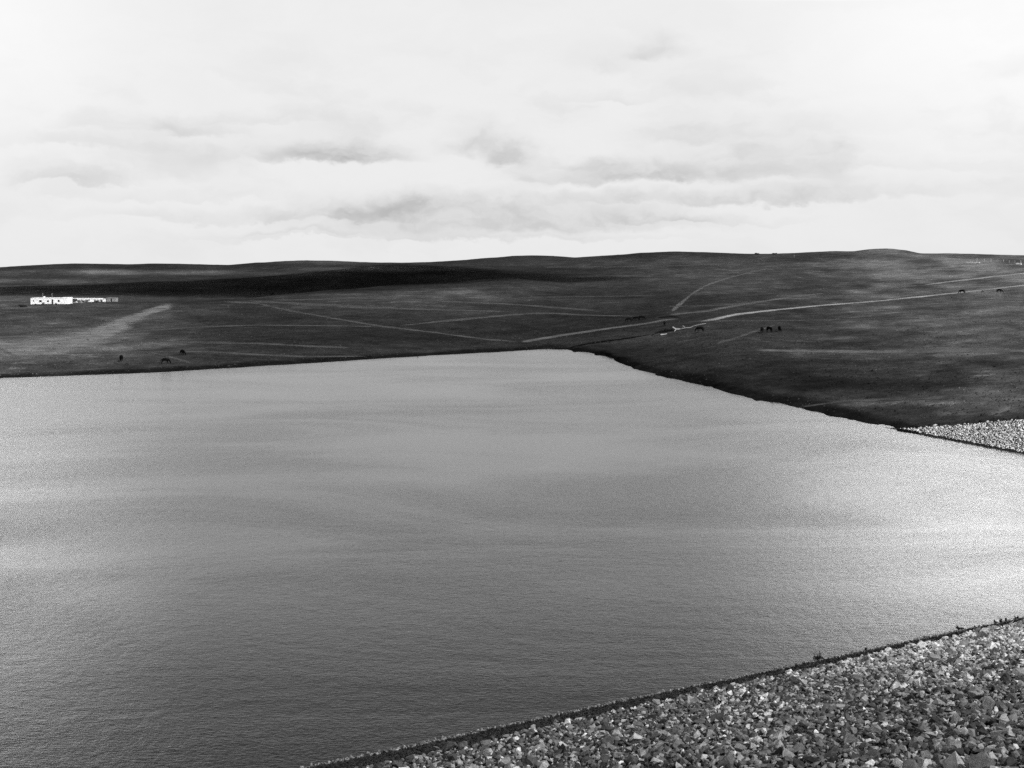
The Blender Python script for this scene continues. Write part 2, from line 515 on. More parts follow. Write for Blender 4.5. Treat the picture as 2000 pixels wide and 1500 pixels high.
M_GROUND = rough_mat("turf", ground_nodes)
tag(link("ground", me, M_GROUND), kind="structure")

# ------------------------------------------------------------------ lake


def water_nodes(t, p, o):
    c = t.n('ShaderNodeTexCoord').outputs['Object']
    p.inputs['Base Color'].default_value = (0.011, 0.011, 0.011, 1)
    p.inputs['IOR'].default_value = 1.46
    p.inputs['Specular IOR Level'].default_value = 0.5
    wind = t.noise(t.vm('MULTIPLY', c, (0.42, 1.0, 1)), 0.04, 5, 0.6, 1.0)
    wind2 = t.noise(t.vm('MULTIPLY', c, (0.7, 1.0, 1)), 0.012, 3, 0.5, 0.5)
    gust = t.mr(t.m('ADD', t.m('MULTIPLY', wind, 0.62), t.m('MULTIPLY', wind2, 0.38)), 0.40, 0.64, 0.0, 1.0)
    rip = t.noise(t.vm('MULTIPLY', c, (0.62, 1.3, 1)), 4.2, 3, 0.62, 0.4)
    swl = t.noise(t.vm('MULTIPLY', c, (0.6, 1.0, 1)), 1.1, 2, 0.5, 0.6)
    hgt = t.m('ADD', t.m('MULTIPLY', rip, t.mixf(gust, 0.06, 0.17)), t.m('MULTIPLY', swl, t.mixf(gust, 0.07, 0.13)))
    cat = t.noise(t.vm('MULTIPLY', c, (1.4, 0.5, 1)), 0.8, 3, 0.6, 0.3)
    hgt = t.m('ADD', hgt, t.m('MULTIPLY', cat, t.mixf(gust, 0.05, 0.20)))
    b = t.n('ShaderNodeBump')
    b.inputs['Strength'].default_value = 1.0
    b.inputs['Distance'].default_value = 0.16
    t.put(b.inputs['Height'], hgt)
    t.put(p.inputs['Normal'], b.outputs[0])
    t.put(p.inputs['Roughness'], t.mixf(gust, 0.18, 0.235))


M_WATER = rough_mat("lake_water", water_nodes)
xs = np.linspace(-420, 110, 54); ys = np.linspace(2, 330, 34)
gx, gy = np.meshgrid(xs, ys)
me = mesh_np("lake", np.stack([gx, gy, gx * 0], -1).reshape(-1, 3), grid_faces(len(ys), len(xs)), True)
tag(link("water", me, M_WATER), kind="structure")

# ------------------------------------------------------------------ dam embankment (earth under the stones), crest and back slope
offs = np.r_[-6, -2, 0, np.linspace(0.05, 1, 30)]
rows = []
for k in offs:
    o_ = np.full(len(ss), k) if k <= 0 else k * smax
    rows.append(dam_point(ss, o_))
top = rows[-1]
rows.append(top + np.concatenate([nrm * 5.5, np.full((len(ss), 1), 0.0)], 1) * (np.clip(smax / 56, .04, 1) ** 2)[:, None])
rows.append(top + np.concatenate([nrm * 40, np.full((len(ss), 1), -16.0)], 1) * np.clip(smax / 56, .1, 1)[:, None])
rows = np.array(rows)
me = mesh_np("dam_embankment", rows.reshape(-1, 3), grid_faces(len(rows), len(ss))[:, ::-1], False)
M_EARTH = plain_mat("dam_earth", 0.02, 0.4, 4.0)
tag(link("dam_embankment", me, M_EARTH), kind="structure")

# ------------------------------------------------------------------ riprap


def rock_shape(seed):
    r = random.Random(seed)
    bm = bmesh.new()
    sx, sy, sz = r.uniform(.8, 1.25), r.uniform(.65, 1.05), r.uniform(.45, .85)
    for k in range(r.randint(8, 12)):
        th, z = r.uniform(0, 6.283), r.uniform(-1, 1)
        q = math.sqrt(1 - z * z); rr = r.uniform(.78, 1.1)
        # squared-off: quarried blocks, not pebbles
        v = Vector((q * math.cos(th), q * math.sin(th), z))
        mx = max(abs(v.x), abs(v.y), abs(v.z))
        v = v * (0.55 + 0.45 / mx * 0.85) * rr
        bm.verts.new((v.x * sx, v.y * sy, v.z * sz))
    res = bmesh.ops.convex_hull(bm, input=bm.verts)
    bmesh.ops.delete(bm, geom=list({g for g in res['geom_interior'] + res['geom_unused'] if isinstance(g, bmesh.types.BMVert)}), context='VERTS')
    bmesh.ops.triangulate(bm, faces=bm.faces)
    m = bpy.data.meshes.new("rock")
    bm.to_mesh(m)
    bm.free()
    return m


SHAPES = [rock_shape(100 + i) for i in range(36)]
SH_V = [np.array([v.co[:] for v in m.vertices]) for m in SHAPES]
SH_F = [np.array([p.vertices[:] for p in m.polygons]) for m in SHAPES]


def rand_rot(n):
    a = rng.uniform(0, 2 * np.pi, n)
    tilt = rng.normal(0, 0.38, (n, 2))
    return np.stack([tilt[:, 0], tilt[:, 1], a], 1)


def gather(cell, r_lo, r_hi, keep=1.0):
    out = []
    for s0 in np.arange(S_L0 - 14, seg[-1] - 2.0, cell):
        mx = np.interp(s0, ss, smax)
        o_ = np.arange(0.05, mx, cell)
        if not len(o_):
            continue
        o_ = o_ + rng.uniform(-.5, .5, len(o_)) * cell
        o_ = np.clip(o_, 0.0, mx)
        s_ = np.clip(s0 + rng.uniform(-.5, .5, len(o_)) * cell, 0, seg[-1] - 2)
        p = dam_point(s_, o_)
        px, py = project(p)
        ok = (p[:, 1] > 8) & (px > 380) & (px < 2650) & (py < 1900) & (rng.random(len(o_)) < keep)
        if ok.any():
            out.append(np.concatenate([p[ok], s_[ok][:, None], o_[ok][:, None]], 1))
    a = np.concatenate(out)
    rad = r_lo + (r_hi - r_lo) * rng.random(len(a)) ** 1.6
    return np.concatenate([a, rad[:, None]], 1)


R = np.concatenate([gather(0.235, .09, .18), gather(0.50, .16, .29, .8), gather(1.2, .24, .45, .45)])
px, py = project(R[:, :3])
s_, o_, rad = R[:, 3], R[:, 4], R[:, 5].copy()
band = np.where(s_ < S_A0 + 20, np.interp(s_, [S_L0, S_A0], [4.6, 2.2]), 0.4) * (0.82 + 0.36 * fbm(s_ / 1.3, s_ * 0, 3, 3))
rim = np.where(s_ < S_A0 + 20, 0.75, 0.0)
in_rim = o_ < rim
in_band = (o_ >= rim) & (o_ < band)
rad = np.where(in_rim | in_band, np.minimum(rad * 0.6, .13), rad)
rad = np.where(s_ > S_A0 + 20, rad * 0.9, rad * np.interp(R[:, 1], [30, 44], [1.1, 0.95]))
patch = fbm(R[:, 0] / 5.0, R[:, 1] / 5.0, 77, 3)
tone_r = np.exp(rng.normal(0, 1, len(R)) * np.where(s_ > S_A0 + 20, 0.42, 0.78) + (patch - 0.45) * 1.1 + np.interp(s_, [S_L0, S_L0 + 20, S_L0 + 42, S_A0 + 30], [-2.35, -2.05, -0.72, 0.05]))
tone_r = np.clip(tone_r, 0.02, 0.60)
tone_r = np.where(in_rim, rng.uniform(.10, .24, len(R)), tone_r)
tone_r = np.where(in_band, rng.uniform(.006, .022, len(R)), tone_r)
rot = rand_rot(len(R))
kind_i = rng.integers(0, len(SHAPES), len(R))
size_px = rad * F / R[:, 1]
vis = (px > 10) & (px < 1990) & (py > 830) & (py < 1492) & ~in_rim & ~in_band & (R[:, 1] < 90) & (rad > .16)
order = np.argsort(-np.where(vis, size_px, 0))
single = np.zeros(len(R), bool)
single[order[:300]] = True


def rock_nodes(src):
    def b(t, p, o):
        c = t.n('ShaderNodeTexCoord').outputs['Object']
        if src == 'OBJECT':
            v = t.n('ShaderNodeObjectInfo').outputs['Color']
            sp = t.n('ShaderNodeSeparateColor'); t.put(sp.inputs[0], v); v = sp.outputs[0]
            g = t.n('ShaderNodeNewGeometry').outputs['Position']
        else:
            v = t.n('ShaderNodeAttribute', attribute_name="tone").outputs['Fac']
            g = c
        n = t.noise(g, 5.0, 6, 0.7)
        n2 = t.noise(g, 22.0, 4, 0.7)
        k = t.m('MULTIPLY', t.mr(n, 0.3, 0.72, 0.62, 1.35), t.mr(n2, 0.3, 0.7, 0.82, 1.15))
        t.put(p.inputs['Base Color'], t.grey(t.m('MULTIPLY', v, k)))
        bp = t.n('ShaderNodeBump')
        bp.inputs['Strength'].default_value = 0.8
        bp.inputs['Distance'].default_value = 0.04
        t.put(bp.inputs['Height'], t.m('ADD', n, t.m('MULTIPLY', n2, 0.3)))
        t.put(p.inputs['Normal'], bp.outputs[0])
    return b


M_ROCK = rough_mat("riprap_stone", rock_nodes('GEOMETRY'))
M_ROCK1 = rough_mat("single_riprap_stone", rock_nodes('OBJECT'))
for m in SHAPES:
    m.materials.append(M_ROCK1)
nface = np.array([-SLOPE])
V, Fc, Tn = [], [], []
base_i = 0
# stones lie on the slope: their own axes are tilted with the face
nx = np.array([np.interp(s_, ss, nrm[:, 0]), np.interp(s_, ss, nrm[:, 1])]).T
for i in range(len(R)):
    N_ = Vector((-nx[i, 0] * SLOPE, -nx[i, 1] * SLOPE, 1)).normalized()
    q = Vector((0, 0, 1)).rotation_difference(N_).to_matrix() @ Euler(rot[i]).to_matrix()
    lift = rad[i] * rng.uniform(0.05, 0.5)
    loc = Vector(R[i, :3]) + N_ * lift
    if single[i]:
        o = bpy.data.objects.new("riprap_stone", SHAPES[kind_i[i]])
        COL.objects.link(o)
        o.matrix_world = Matrix.Translation(loc) @ q.to_4x4() @ Matrix.Scale(rad[i], 4)
        tr = float(tone_r[i])
        o.color = (tr, tr, tr, 1)
        look = "pale" if tr > .30 else ("mid grey" if tr > .15 else "dark grey")
        big = "large" if rad[i] > .30 else "medium"
        where = "by the right edge" if px[i] > 1800 else "right of centre" if px[i] > 1500 else "towards the left"
        row = "bottom row" if py[i] > 1425 else "near rows"
        tag(o, f"{big} {look} angular stone on the near dam slope, {row} {where}", "stone", "large stones of the near dam facing")
    else:
        A = np.array(q)
        V.append(SH_V[kind_i[i]] * rad[i] @ A.T + np.array(loc))
        Fc.append(SH_F[kind_i[i]] + base_i)
        Tn.append(np.full(len(SH_V[kind_i[i]]), tone_r[i]))
        base_i += len(SH_V[kind_i[i]])
me = mesh_np("riprap", np.concatenate(V), np.concatenate(Fc))
attr(me, "tone", np.concatenate(Tn))
tag(link("riprap", me, M_ROCK), "loose broken stone covering the dam face down to the water", "riprap", kind="stuff")

# ------------------------------------------------------------------ dirt tracks and roads draped on the ground


def track_mat(name, alb, cover):
    def b(t, p, o):
        c = t.n('ShaderNodeTexCoord').outputs['Object']
        e = t.n('ShaderNodeAttribute', attribute_name="edge").outputs['Fac']
        n = t.noise(c, 0.16, 5, 0.65)
        n2 = t.noise(c, 0.9, 4, 0.7)
        t.put(p.inputs['Base Color'], t.grey(t.m('MULTIPLY', t.mr(n, 0.25, 0.75, alb * .65, alb * 1.3), t.mr(n2, 0.25, 0.75, .75, 1.2))))
        p.inputs['Roughness'].default_value = 1.0
        p.inputs['Specular IOR Level'].default_value = 0.0
        # worn turf: bare soil shows through where the grass has gone
        k = t.m('ADD', t.m('MULTIPLY', e, 1.5), t.m('ADD', t.m('MULTIPLY', t.m('SUBTRACT', n, 0.5), 0.9), t.m('MULTIPLY', t.m('SUBTRACT', n2, 0.5), 0.25)))
        k = t.m('ADD', k, t.m('MULTIPLY', t.m('SUBTRACT', t.noise(c, 0.035, 3, 0.6), 0.52), 1.6))
        f = t.m('MULTIPLY', t.mr(k, -0.02, 0.95, 0.0, 1.0), cover)
        tr = t.n('ShaderNodeBsdfTransparent')
        mx = t.n('ShaderNodeMixShader')
        t.put(mx.inputs[0], f)
        t.put(mx.inputs[1], tr.outputs[0])
        t.put(mx.inputs[2], p.outputs[0])
        t.put(o.inputs[0], mx.outputs[0])
    return rough_mat(name, b)


def drape(name, left, right, mat, lift=0.05):
    """strip between two edge lines (photo points on the ground), draped over the terrain"""
    n = len(left)
    K = 9
    P = []
    for a, b in zip(left, right):
        A, B = hit(*a), hit(*b)
        for k in range(K):
            f = k / (K - 1)
            P.append((A.x * (1 - f) + B.x * f, A.y * (1 - f) + B.y * f))
    P = np.array(P)
    z = terrain_z(P[:, 0], P[:, 1]) + lift
    me = mesh_np(name, np.column_stack([P, z]), grid_faces(n, K), True)
    e = 1 - np.abs(np.linspace(-1, 1, K))
    ee = np.tile(e, n).reshape(n, K)
    endf = np.clip(np.minimum(np.arange(n), np.arange(n)[::-1]) / max(3, n * 0.06), 0, 1)
    attr(me, "edge", (ee * endf[:, None]).ravel())
    return tag(link(name, me, mat), kind="structure")


def resample(pts, step=4.0, win=14):
    pts = np.array(pts, float)
    s = np.r_[0, np.cumsum(np.hypot(*np.diff(pts[:, :2], axis=0).T))]
    q = np.arange(0, s[-1], step)
    return np.stack([smooth_interp(np.clip(q, 0, s[-1]), s, pts[:, k], win) for k in range(pts.shape[1])], 1)


def path(name, pts, mat, lift=0.05, win=14, step=4.0):
    r = resample(pts, step, win)
    tgp = np.gradient(r[:, :2], axis=0)
    tgp /= np.linalg.norm(tgp, axis=1)[:, None]
    nn = np.stack([-tgp[:, 1], tgp[:, 0]], 1)
    w = r[:, 2:3] / 2 * (1 + 0.25 * (vnoise(np.arange(len(r)) / 5.0, np.arange(len(r)) * 0.0, 4)[:, None] - 0.5))
    return drape(name, (r[:, :2] - nn * w).tolist(), (r[:, :2] + nn * w).tolist(), mat, lift)


M_T1 = track_mat("faint_track_soil", 0.066, 0.9)
M_T1L = track_mat("left_track_soil", 0.068, 0.85)
M_T2 = track_mat("worn_track_soil", 0.095, 0.95)
M_T3 = track_mat("pale_road_gravel", 0.25, 0.95)
M_T4 = track_mat("wet_bank_soil", 0.006, 0.95)
# broad worn drove road coming over the rise beside the houses
Lp = resample([(316, 590.5), (298, 599), (268, 609), (218, 622), (140, 640), (50, 652), (-60, 660)])
Rp = resample([(357, 590.5), (347, 598), (325, 608), (288, 624), (258, 641), (240, 664), (210, 690), (60, 716)])
n_ = min(len(Lp), len(Rp))
kk = np.linspace(0, 1, 60)
Lr = np.stack([np.interp(kk, np.linspace(0, 1, len(Lp)), Lp[:, k]) for k in (0, 1)], 1)
Rr = np.stack([np.interp(kk, np.linspace(0, 1, len(Rp)), Rp[:, k]) for k in (0, 1)], 1)
M_T2L = track_mat("drove_road_soil", 0.14, 1.0)
drape("dirt_road", Lr.tolist(), Rr.tolist(), M_T2L)
FAINT = [
    [(236, 650, 5), (300, 645, 4), (375, 640, 4), (500, 635, 3), (640, 636.5, 3), (740, 638, 3)],
    [(225, 664, 6), (350, 668, 6), (500, 671, 5), (600, 676, 5), (690, 680, 4)],
    [(120, 691, 7), (250, 688, 6), (400, 687, 5), (500, 693, 5), (600, 697, 5), (720, 696, 4)],
    [(285, 686, 6), (330, 697, 6), (380, 711, 5)],
    [(520, 587, 4), (750, 582.5, 5), (875, 589, 5), (1000, 594.5, 4), (1090, 601, 4), (1180, 608.5, 3)],
    [(480, 588, 6), (625, 596, 8), (750, 601.5, 6), (875, 606, 5), (1005, 609, 4)],
    [(775, 637, 3), (875, 626.5, 5), (1000, 615, 5), (1065, 611.5, 4), (1150, 616, 3), (1250, 618, 2.5)],
    [(1000, 581.5, 2), (1150, 579.5, 2), (1290, 577.5, 2)],
    [(1050, 522, 2.5), (1250, 521, 2.5), (1400, 517, 2.5), (1500, 506.5, 2)],
    [(1300, 599, 2.5), (1400, 597, 3), (1500, 590, 3)],
    [(1380, 627, 3), (1500, 627, 3), (1650, 624.5, 3), (1800, 622, 2.5)],
    [(1395, 672, 8), (1440, 660, 8), (1480, 645, 6), (1520, 634, 4)],
    [(1560, 796, 5), (1640, 785, 6), (1740, 780, 7), (1860, 778, 6)],
    [(1845, 502, 1.6), (1880, 503.5, 1.6), (1904, 505.5, 1.6)],
    [(440, 592, 3), (449, 599, 3), (446, 609, 3)],
]
for pts in FAINT:
    path("dirt_track", pts, M_T1L if pts[0][0] < 300 else M_T1)
path("dirt_track", [(430, 590, 5), (500, 592, 5), (560, 606, 5), (640, 620, 4.5), (740, 637, 4), (850, 650, 4), (950, 663, 4), (1015, 668, 4)], M_T1)
path("dirt_track", [(1015, 668.5, 6), (1075, 659, 7), (1125, 651, 5.5), (1200, 640, 4.5), (1270, 631, 4), (1295, 625.5, 4), (1330, 623, 3)], M_T2)
path("dirt_track", [(1308, 612, 10), (1325, 597, 9), (1350, 575, 6), (1380, 557, 4.5), (1425, 542, 3), (1475, 530, 2.5), (1505, 524, 2)], M_T2)
M_T6 = track_mat("dry_track_soil", 0.25, 0.95)
path("dirt_track", [(1300, 616, 4), (1375, 608.5, 6.5), (1450, 595, 5.5), (1500, 587, 4.5), (1560, 579, 3.5), (1620, 571.5, 3)], M_T2)
path("dirt_track", [(1670, 567, 2.5), (1720, 563, 3), (1800, 557.5, 3)], M_T2)
path("dirt_track", [(1800, 557, 2), (1830, 553.5, 3), (1900, 545, 3.5), (2000, 534, 3.5), (2060, 528, 3.5)], M_T6)
path("gravel_road", [(1365, 628, 4), (1385, 625.5, 8), (1410, 620.5, 6), (1437, 614.5, 4.5), (1500, 607, 3.2), (1600, 597, 2.6), (1700, 589.5, 2.6), (1800, 579.5, 3), (1850, 574, 2.4), (1900, 569, 2.2), (2000, 557.5, 2.4), (2060, 551, 2.4)], M_T3)
path("gravel_patch", [(1755, 579, 3), (1790, 575.5, 5), (1850, 571.5, 3)], M_T2)
path("dirt_track", [(1470, 684, 6), (1640, 687, 8), (1760, 688, 10), (1900, 684, 10), (2040, 687, 8)], M_T2)
# creek bed: dark cut bank, sky glints on its water painted pale
for pts in ([(1108, 680, 3), (1128, 675.5, 5), (1150, 671, 4), (1172, 668, 5.5), (1200, 664, 3.5), (1228, 660.5, 4.5), (1255, 656, 3), (1276, 652.5, 2)],
            [(1270, 656, 2), (1283, 650, 5), (1296, 647.5, 8), (1312, 645, 6), (1322, 646, 2)],
            [(1284, 621, 1.5), (1296, 619.5, 3.5), (1310, 618.5, 3), (1330, 619.5, 1.5)]):
    path("creek_bank", pts, M_T4, 0.03, 4, 1.5)
M_T5 = track_mat("painted_creek_glint", 0.34, 1.0)  # pale colour stands for sky reflected in the creek water
for pts in ([(1289, 654.2, 2.4), (1294, 653.6, 3.6), (1299, 653, 2.6), (1304, 651.8, 1.8)],
            [(1313, 638, 2.2), (1317, 641, 3.2), (1321, 643, 4.4), (1327, 643, 2.6), (1331, 642.3, 1.6)],
            [(1321, 643.5, 3), (1318.5, 646, 2.4), (1315.5, 648.4, 1.6)]):
    path("creek_glint", pts, M_T5, 0.06, 1.5, 0.7)
path("dirt_track", [(1329, 642.6, 2), (1340, 640.2, 2.6), (1348, 640, 2.4), (1356, 636.5, 2.2), (1366, 634, 2), (1380, 632, 1.8)], M_T6, 0.05, 2, 1.0)
path("dirt_track", [(1338, 640.4, 2), (1336, 637.4, 1.8), (1331, 636.4, 1.5)], M_T6, 0.05, 2, 1.0)

# ------------------------------------------------------------------ grass tussocks over the pasture
road_cells = set()
for o in COL.objects:
    if o.name.split('.')[0] in ("dirt_track", "dirt_road", "gravel_road", "creek_glint", "gravel_patch"):
        co = np.empty(len(o.data.vertices) * 3, np.float32)
        o.data.vertices.foreach_get('co', co)
        co = co.reshape(-1, 9, 3)[:, 2:7].reshape(-1, 3)
        for a, b in zip((co[:, 0] // 1.5).astype(int), (co[:, 1] // 1.5).astype(int)):
            road_cells.add((a, b))
NT_ = 42000
ci = rng.uniform(np.interp(-150, COLS, np.arange(NC)), np.interp(2150, COLS, np.arange(NC)), NT_)
ri = rng.uniform(5, 5 + 5 + 90 + 105, NT_)
c0, r0 = ci.astype(int), ri.astype(int)
fc, fr = ci - c0, ri - r0


def bil(A):
    return (A[r0, c0] * (1 - fc) + A[r0, c0 + 1] * fc) * (1 - fr) + (A[r0 + 1, c0] * (1 - fc) + A[r0 + 1, c0 + 1] * fc) * fr


tx, ty, tz, tt = bil(GX), bil(GD), bil(GZ), bil(tone)
dens = fbm(tx / 14, ty / 30, 91, 4)
ok = (dens + rng.uniform(-.12, .12, NT_) > 0.47) & (tz > 0.25) & (ty < 620)
ok &= np.array([(int(a), int(b)) not in road_cells for a, b in zip(tx // 1.5, ty // 1.5)])
tx, ty, tz, tt = tx[ok], ty[ok], tz[ok], tt[ok]
n = len(tx)
wd = rng.uniform(.12, .36, n) * np.where(rng.random(n) < .04, 1.7, 1)
ht = wd * rng.uniform(.35, .75, n)
an = rng.uniform(0, 6.28, n)
V = np.zeros((n, 6, 3))
for k in range(5):
    rr = wd * rng.uniform(.7, 1.2, n)
    V[:, k, 0] = tx + np.cos(an + k * 1.2566) * rr
    V[:, k, 1] = ty + np.sin(an + k * 1.2566) * rr
    V[:, k, 2] = tz - .12
V[:, 5, 0] = tx + rng.uniform(-.4, .4, n) * wd
V[:, 5, 1] = ty + rng.uniform(-.4, .4, n) * wd
V[:, 5, 2] = tz + ht
Fb = np.array([(k, (k + 1) % 5, 5) for k in range(5)])
me = mesh_np("tussocks", V.reshape(-1, 3), (Fb[None] + (np.arange(n) * 6)[:, None, None]).reshape(-1, 3))
ta = 0.0185 * 2.0 ** (np.clip(tt, -3, 3) * .8) * np.exp(rng.normal(.08, .42, n))
attr(me, "tone", np.repeat(np.clip(ta, .005, .16), 6))


def tus_nodes(t, p, o):
    t.put(p.inputs['Base Color'], t.grey(t.n('ShaderNodeAttribute', attribute_name="tone").outputs['Fac']))
    p.inputs['Roughness'].default_value = 1.0
    p.inputs['Specular IOR Level'].default_value = 0.0


tag(link("grass_tussocks", me, rough_mat("tussock_grass", tus_nodes)), "rough grass tussocks scattered over the pasture around the lake", "grass", kind="stuff")

# ------------------------------------------------------------------ box helper for the buildings


def box_mesh(name, boxes):
    """boxes: (x0,x1,y0,y1,z0,z1)"""
    V, Fa = [], []
    for (x0, x1, y0, y1, z0, z1) in boxes:
        b = len(V)
        V += [(x0, y0, z0), (x1, y0, z0), (x1, y1, z0), (x0, y1, z0), (x0, y0, z1), (x1, y0, z1), (x1, y1, z1), (x0, y1, z1)]
        Fa += [(b, b+3, b+2, b+1), (b+4, b+5, b+6, b+7), (b, b+1, b+5, b+4), (b+1, b+2, b+6, b+5), (b+2, b+3, b+7, b+6), (b+3, b, b+4, b+7)]
    return mesh_np(name, V, Fa)


M_WHITE = plain_mat("whitewash", 0.80, 0.06, 0.8)
M_ROOF = plain_mat("roof_sheet", 0.55, 0.2, 1.5)
M_DARK = plain_mat("dark_pane", 0.02, 0.3, 2.0, 0.4)
M_DOOR = plain_mat("dark_door_paint", 0.03, 0.3, 2.0)
M_SHED = plain_mat("weathered_shed_board", 0.22, 0.25, 2.0)
M_POST = plain_mat("weathered_wood", 0.30, 0.3, 8.0)
M_WIRE = plain_mat("wire", 0.2, 0.1, 8.0)
M_FRAME = plain_mat("window_frame_paint", 0.6, 0.1, 3.0)


def wall_with_holes(w, depth, h, holes, th=0.25):
    """front wall as boxes around openings (x0,x1,z0,z1), plus back and end walls"""
    xs_ = sorted({0, w, *[a for q in holes for a in q[:2]]})
    bx = []
    for a, b in zip(xs_[:-1], xs_[1:]):
        hz = sorted([q[2:] for q in holes if q[0] <= a and q[1] >= b])
        z = -0.6
        for (z0, z1) in hz:
            if z0 > z: bx.append((a, b, 0, th, z, z0))
            z = z1
        bx.append((a, b, 0, th, z, h))
    bx += [(0, w, depth - th, depth, -0.6, h), (0, th, th, depth - th, -0.6, h), (w - th, w, th, depth - th, -0.6, h)]
    return bx


# long white house
b0 = hit(59.8, 594.3); m_px = b0.y / F
hx = lambda q: (q - 59.8) * m_px
W1 = hx(131.3)
house = empty("farmhouse", (b0.x, b0.y, b0.z), math.radians(2))
tag(house, "long whitewashed flat roofed farmhouse, leftmost and largest building on the far shore", "house")
holes = [(hx(76), hx(81.2), 0.85, 1.75), (hx(91.2), hx(95), 0.9, 1.7), (hx(112), hx(115.6), 0.95, 1.85), (hx(64.6), hx(66.4), 1.05, 1.75), (hx(100), hx(103.4), 0.02, 2.1)]
link("wall", box_mesh("wall", wall_with_holes(W1, 5.5, 2.55, holes)), M_WHITE, house)
rf = link("roof", box_mesh("roof", [(-0.06, hx(115.8), -0.08, 5.6, 2.552, 2.66), (hx(115.8) + .004, W1 + 0.06, -0.10, 5.6, 2.552, 2.80)]), M_WHITE, house)
link("chimney", box_mesh("chimney", [(hx(78), hx(80.5), 3.6, 4.1, 2.8, 3.25)]), M_WHITE, rf)
for k, (a, b, z0, z1) in enumerate(holes[:4]):
    w_ = link("window", box_mesh("window", [(a, b, 0.08, 0.14, z0, z0 + .06), (a, b, 0.08, 0.14, z1 - .06, z1), (a, a + .06, 0.08, 0.14, z0 + .06, z1 - .06), (b - .06, b, 0.08, 0.14, z0 + .06, z1 - .06), ((a + b) / 2 - .03, (a + b) / 2 + .03, 0.08, 0.14, z0 + .06, z1 - .06)]), M_DOOR, house)
    link("pane", box_mesh("pane", [(a, b, 0.16, 0.18, z0, z1)]), M_DARK, w_)
a, b, z0, z1 = holes[4]
dr = link("door", box_mesh("door", [(a, b, 0.1, 0.15, z0, z1)]), M_DOOR, house)
link("handle", box_mesh("handle", [(b - .16, b - .1, 0.05, 0.098, 1.0, 1.06)]), M_FRAME, dr)
for q in (78.5, 96.5):
    link("aerial_pole", box_mesh("aerial_pole", [(hx(q), hx(q) + .06, 2.6, 2.66, 2.67, 4.6), (hx(q) - .4, hx(q) + .46, 2.61, 2.65, 4.3, 4.34)]), M_POST, house)


def ground_at(px, d):
    x = (px - CX) / F * d
    return Vector((x, d, float(terrain_z(x, d)[0])))


D_B = 514.0
g = ground_at(135, D_B)
topz = lambda y, d: H - vv(y) * d
W2 = (194 - 135) * D_B / F
h2 = topz(583, D_B) - g.z
h2 = max(h2, 1.6)
cot = empty("cottage_row", (g.x, g.y, g.z))
tag(cot, "long low white cottage range half hidden by bushes, right of the main white house", "house")
wins = [(x_, x_ + 0.8, h2 - 1.25, h2 - .45) for x_ in (2.6, 5.4, 8.9, 11.6)]
link("wall", box_mesh("wall", wall_with_holes(W2, 5.0, h2 - .12, wins)), M_WHITE, cot)
link("roof", box_mesh("roof", [(-.1, W2 + .1, -.12, 5.1, h2 - .118, h2)]), M_WHITE, cot)
for (a, b, z0, z1) in wins:
    w_ = link("window", box_mesh("window", [(a, b, 0.08, 0.14, z0, z0 + .06), (a, b, .08, .14, z1 - .06, z1), (a, a + .06, .08, .14, z0 + .06, z1 - .06), (b - .06, b, .08, .14, z0 + .06, z1 - .06)]), M_FRAME, cot)
    link("pane", box_mesh("pane", [(a, b, .16, .18, z0, z1)]), M_SHED, w_)

g = ground_at(201, D_B)
W3 = (206.3 - 201) * D_B / F
h3 = max(topz(583.5, D_B) - g.z, 1.5)
hut = empty("whitewashed_hut", (g.x, g.y, g.z))
tag(hut, "tiny white hut between the cottage range and the grey shed", "hut")
link("wall", box_mesh("wall", wall_with_holes(W3, 2.2, h3 - .1, [])), M_WHITE, hut)
link("roof", box_mesh("roof", [(-.08, W3 + .08, -.1, 2.3, h3 - .098, h3)]), M_ROOF, hut)

g = ground_at(208.8, D_B)
W4 = (226 - 208.8) * D_B / F
h4 = max(topz(581.2, D_B) - g.z, 1.8)
shed = empty("shed", (g.x, g.y, g.z))
tag(shed, "grey weathered shed with a dark doorway at the right end of the farm buildings", "shed")
dx0, dx1 = (216 - 208.8) * D_B / F, (218.6 - 208.8) * D_B / F
link("wall", box_mesh("wall", wall_with_holes(W4, 3.0, h4 - .2, [(dx0, dx1, .02, h4 - .45)])), M_SHED, shed)
vr = [(-.1, -.12, h4), (W4 + .1, -.12, h4 - .18), (W4 + .1, 3.1, h4 - .2), (-.1, 3.1, h4 - .05)]
vr += [(x_, y_, z_ - .1) for x_, y_, z_ in vr]
link("roof", mesh_np("roof", vr, [(0, 1, 2, 3), (7, 6, 5, 4), (0, 4, 5, 1), (1, 5, 6, 2), (2, 6, 7, 3), (3, 7, 4, 0)]), M_SHED, shed)
link("door", box_mesh("door", [(dx0, dx1, .3, .34, .02, h4 - .45)]), M_DARK, shed)

# ------------------------------------------------------------------ shrubs


def leaf_mat(name, lo, hi):
    def b(t, p, o):
        g_ = t.n('ShaderNodeNewGeometry').outputs['Random Per Island']
        t.put(p.inputs['Base Color'], t.grey(t.mr(g_, 0, 1, lo, hi, 'LINEAR')))
    return rough_mat(name, b)


M_LEAF = leaf_mat("dark_foliage", 0.015, 0.045)
M_LEAFG = leaf_mat("grey_foliage", 0.06, 0.13)
M_BARK = plain_mat("bark", 0.05, 0.3, 10)


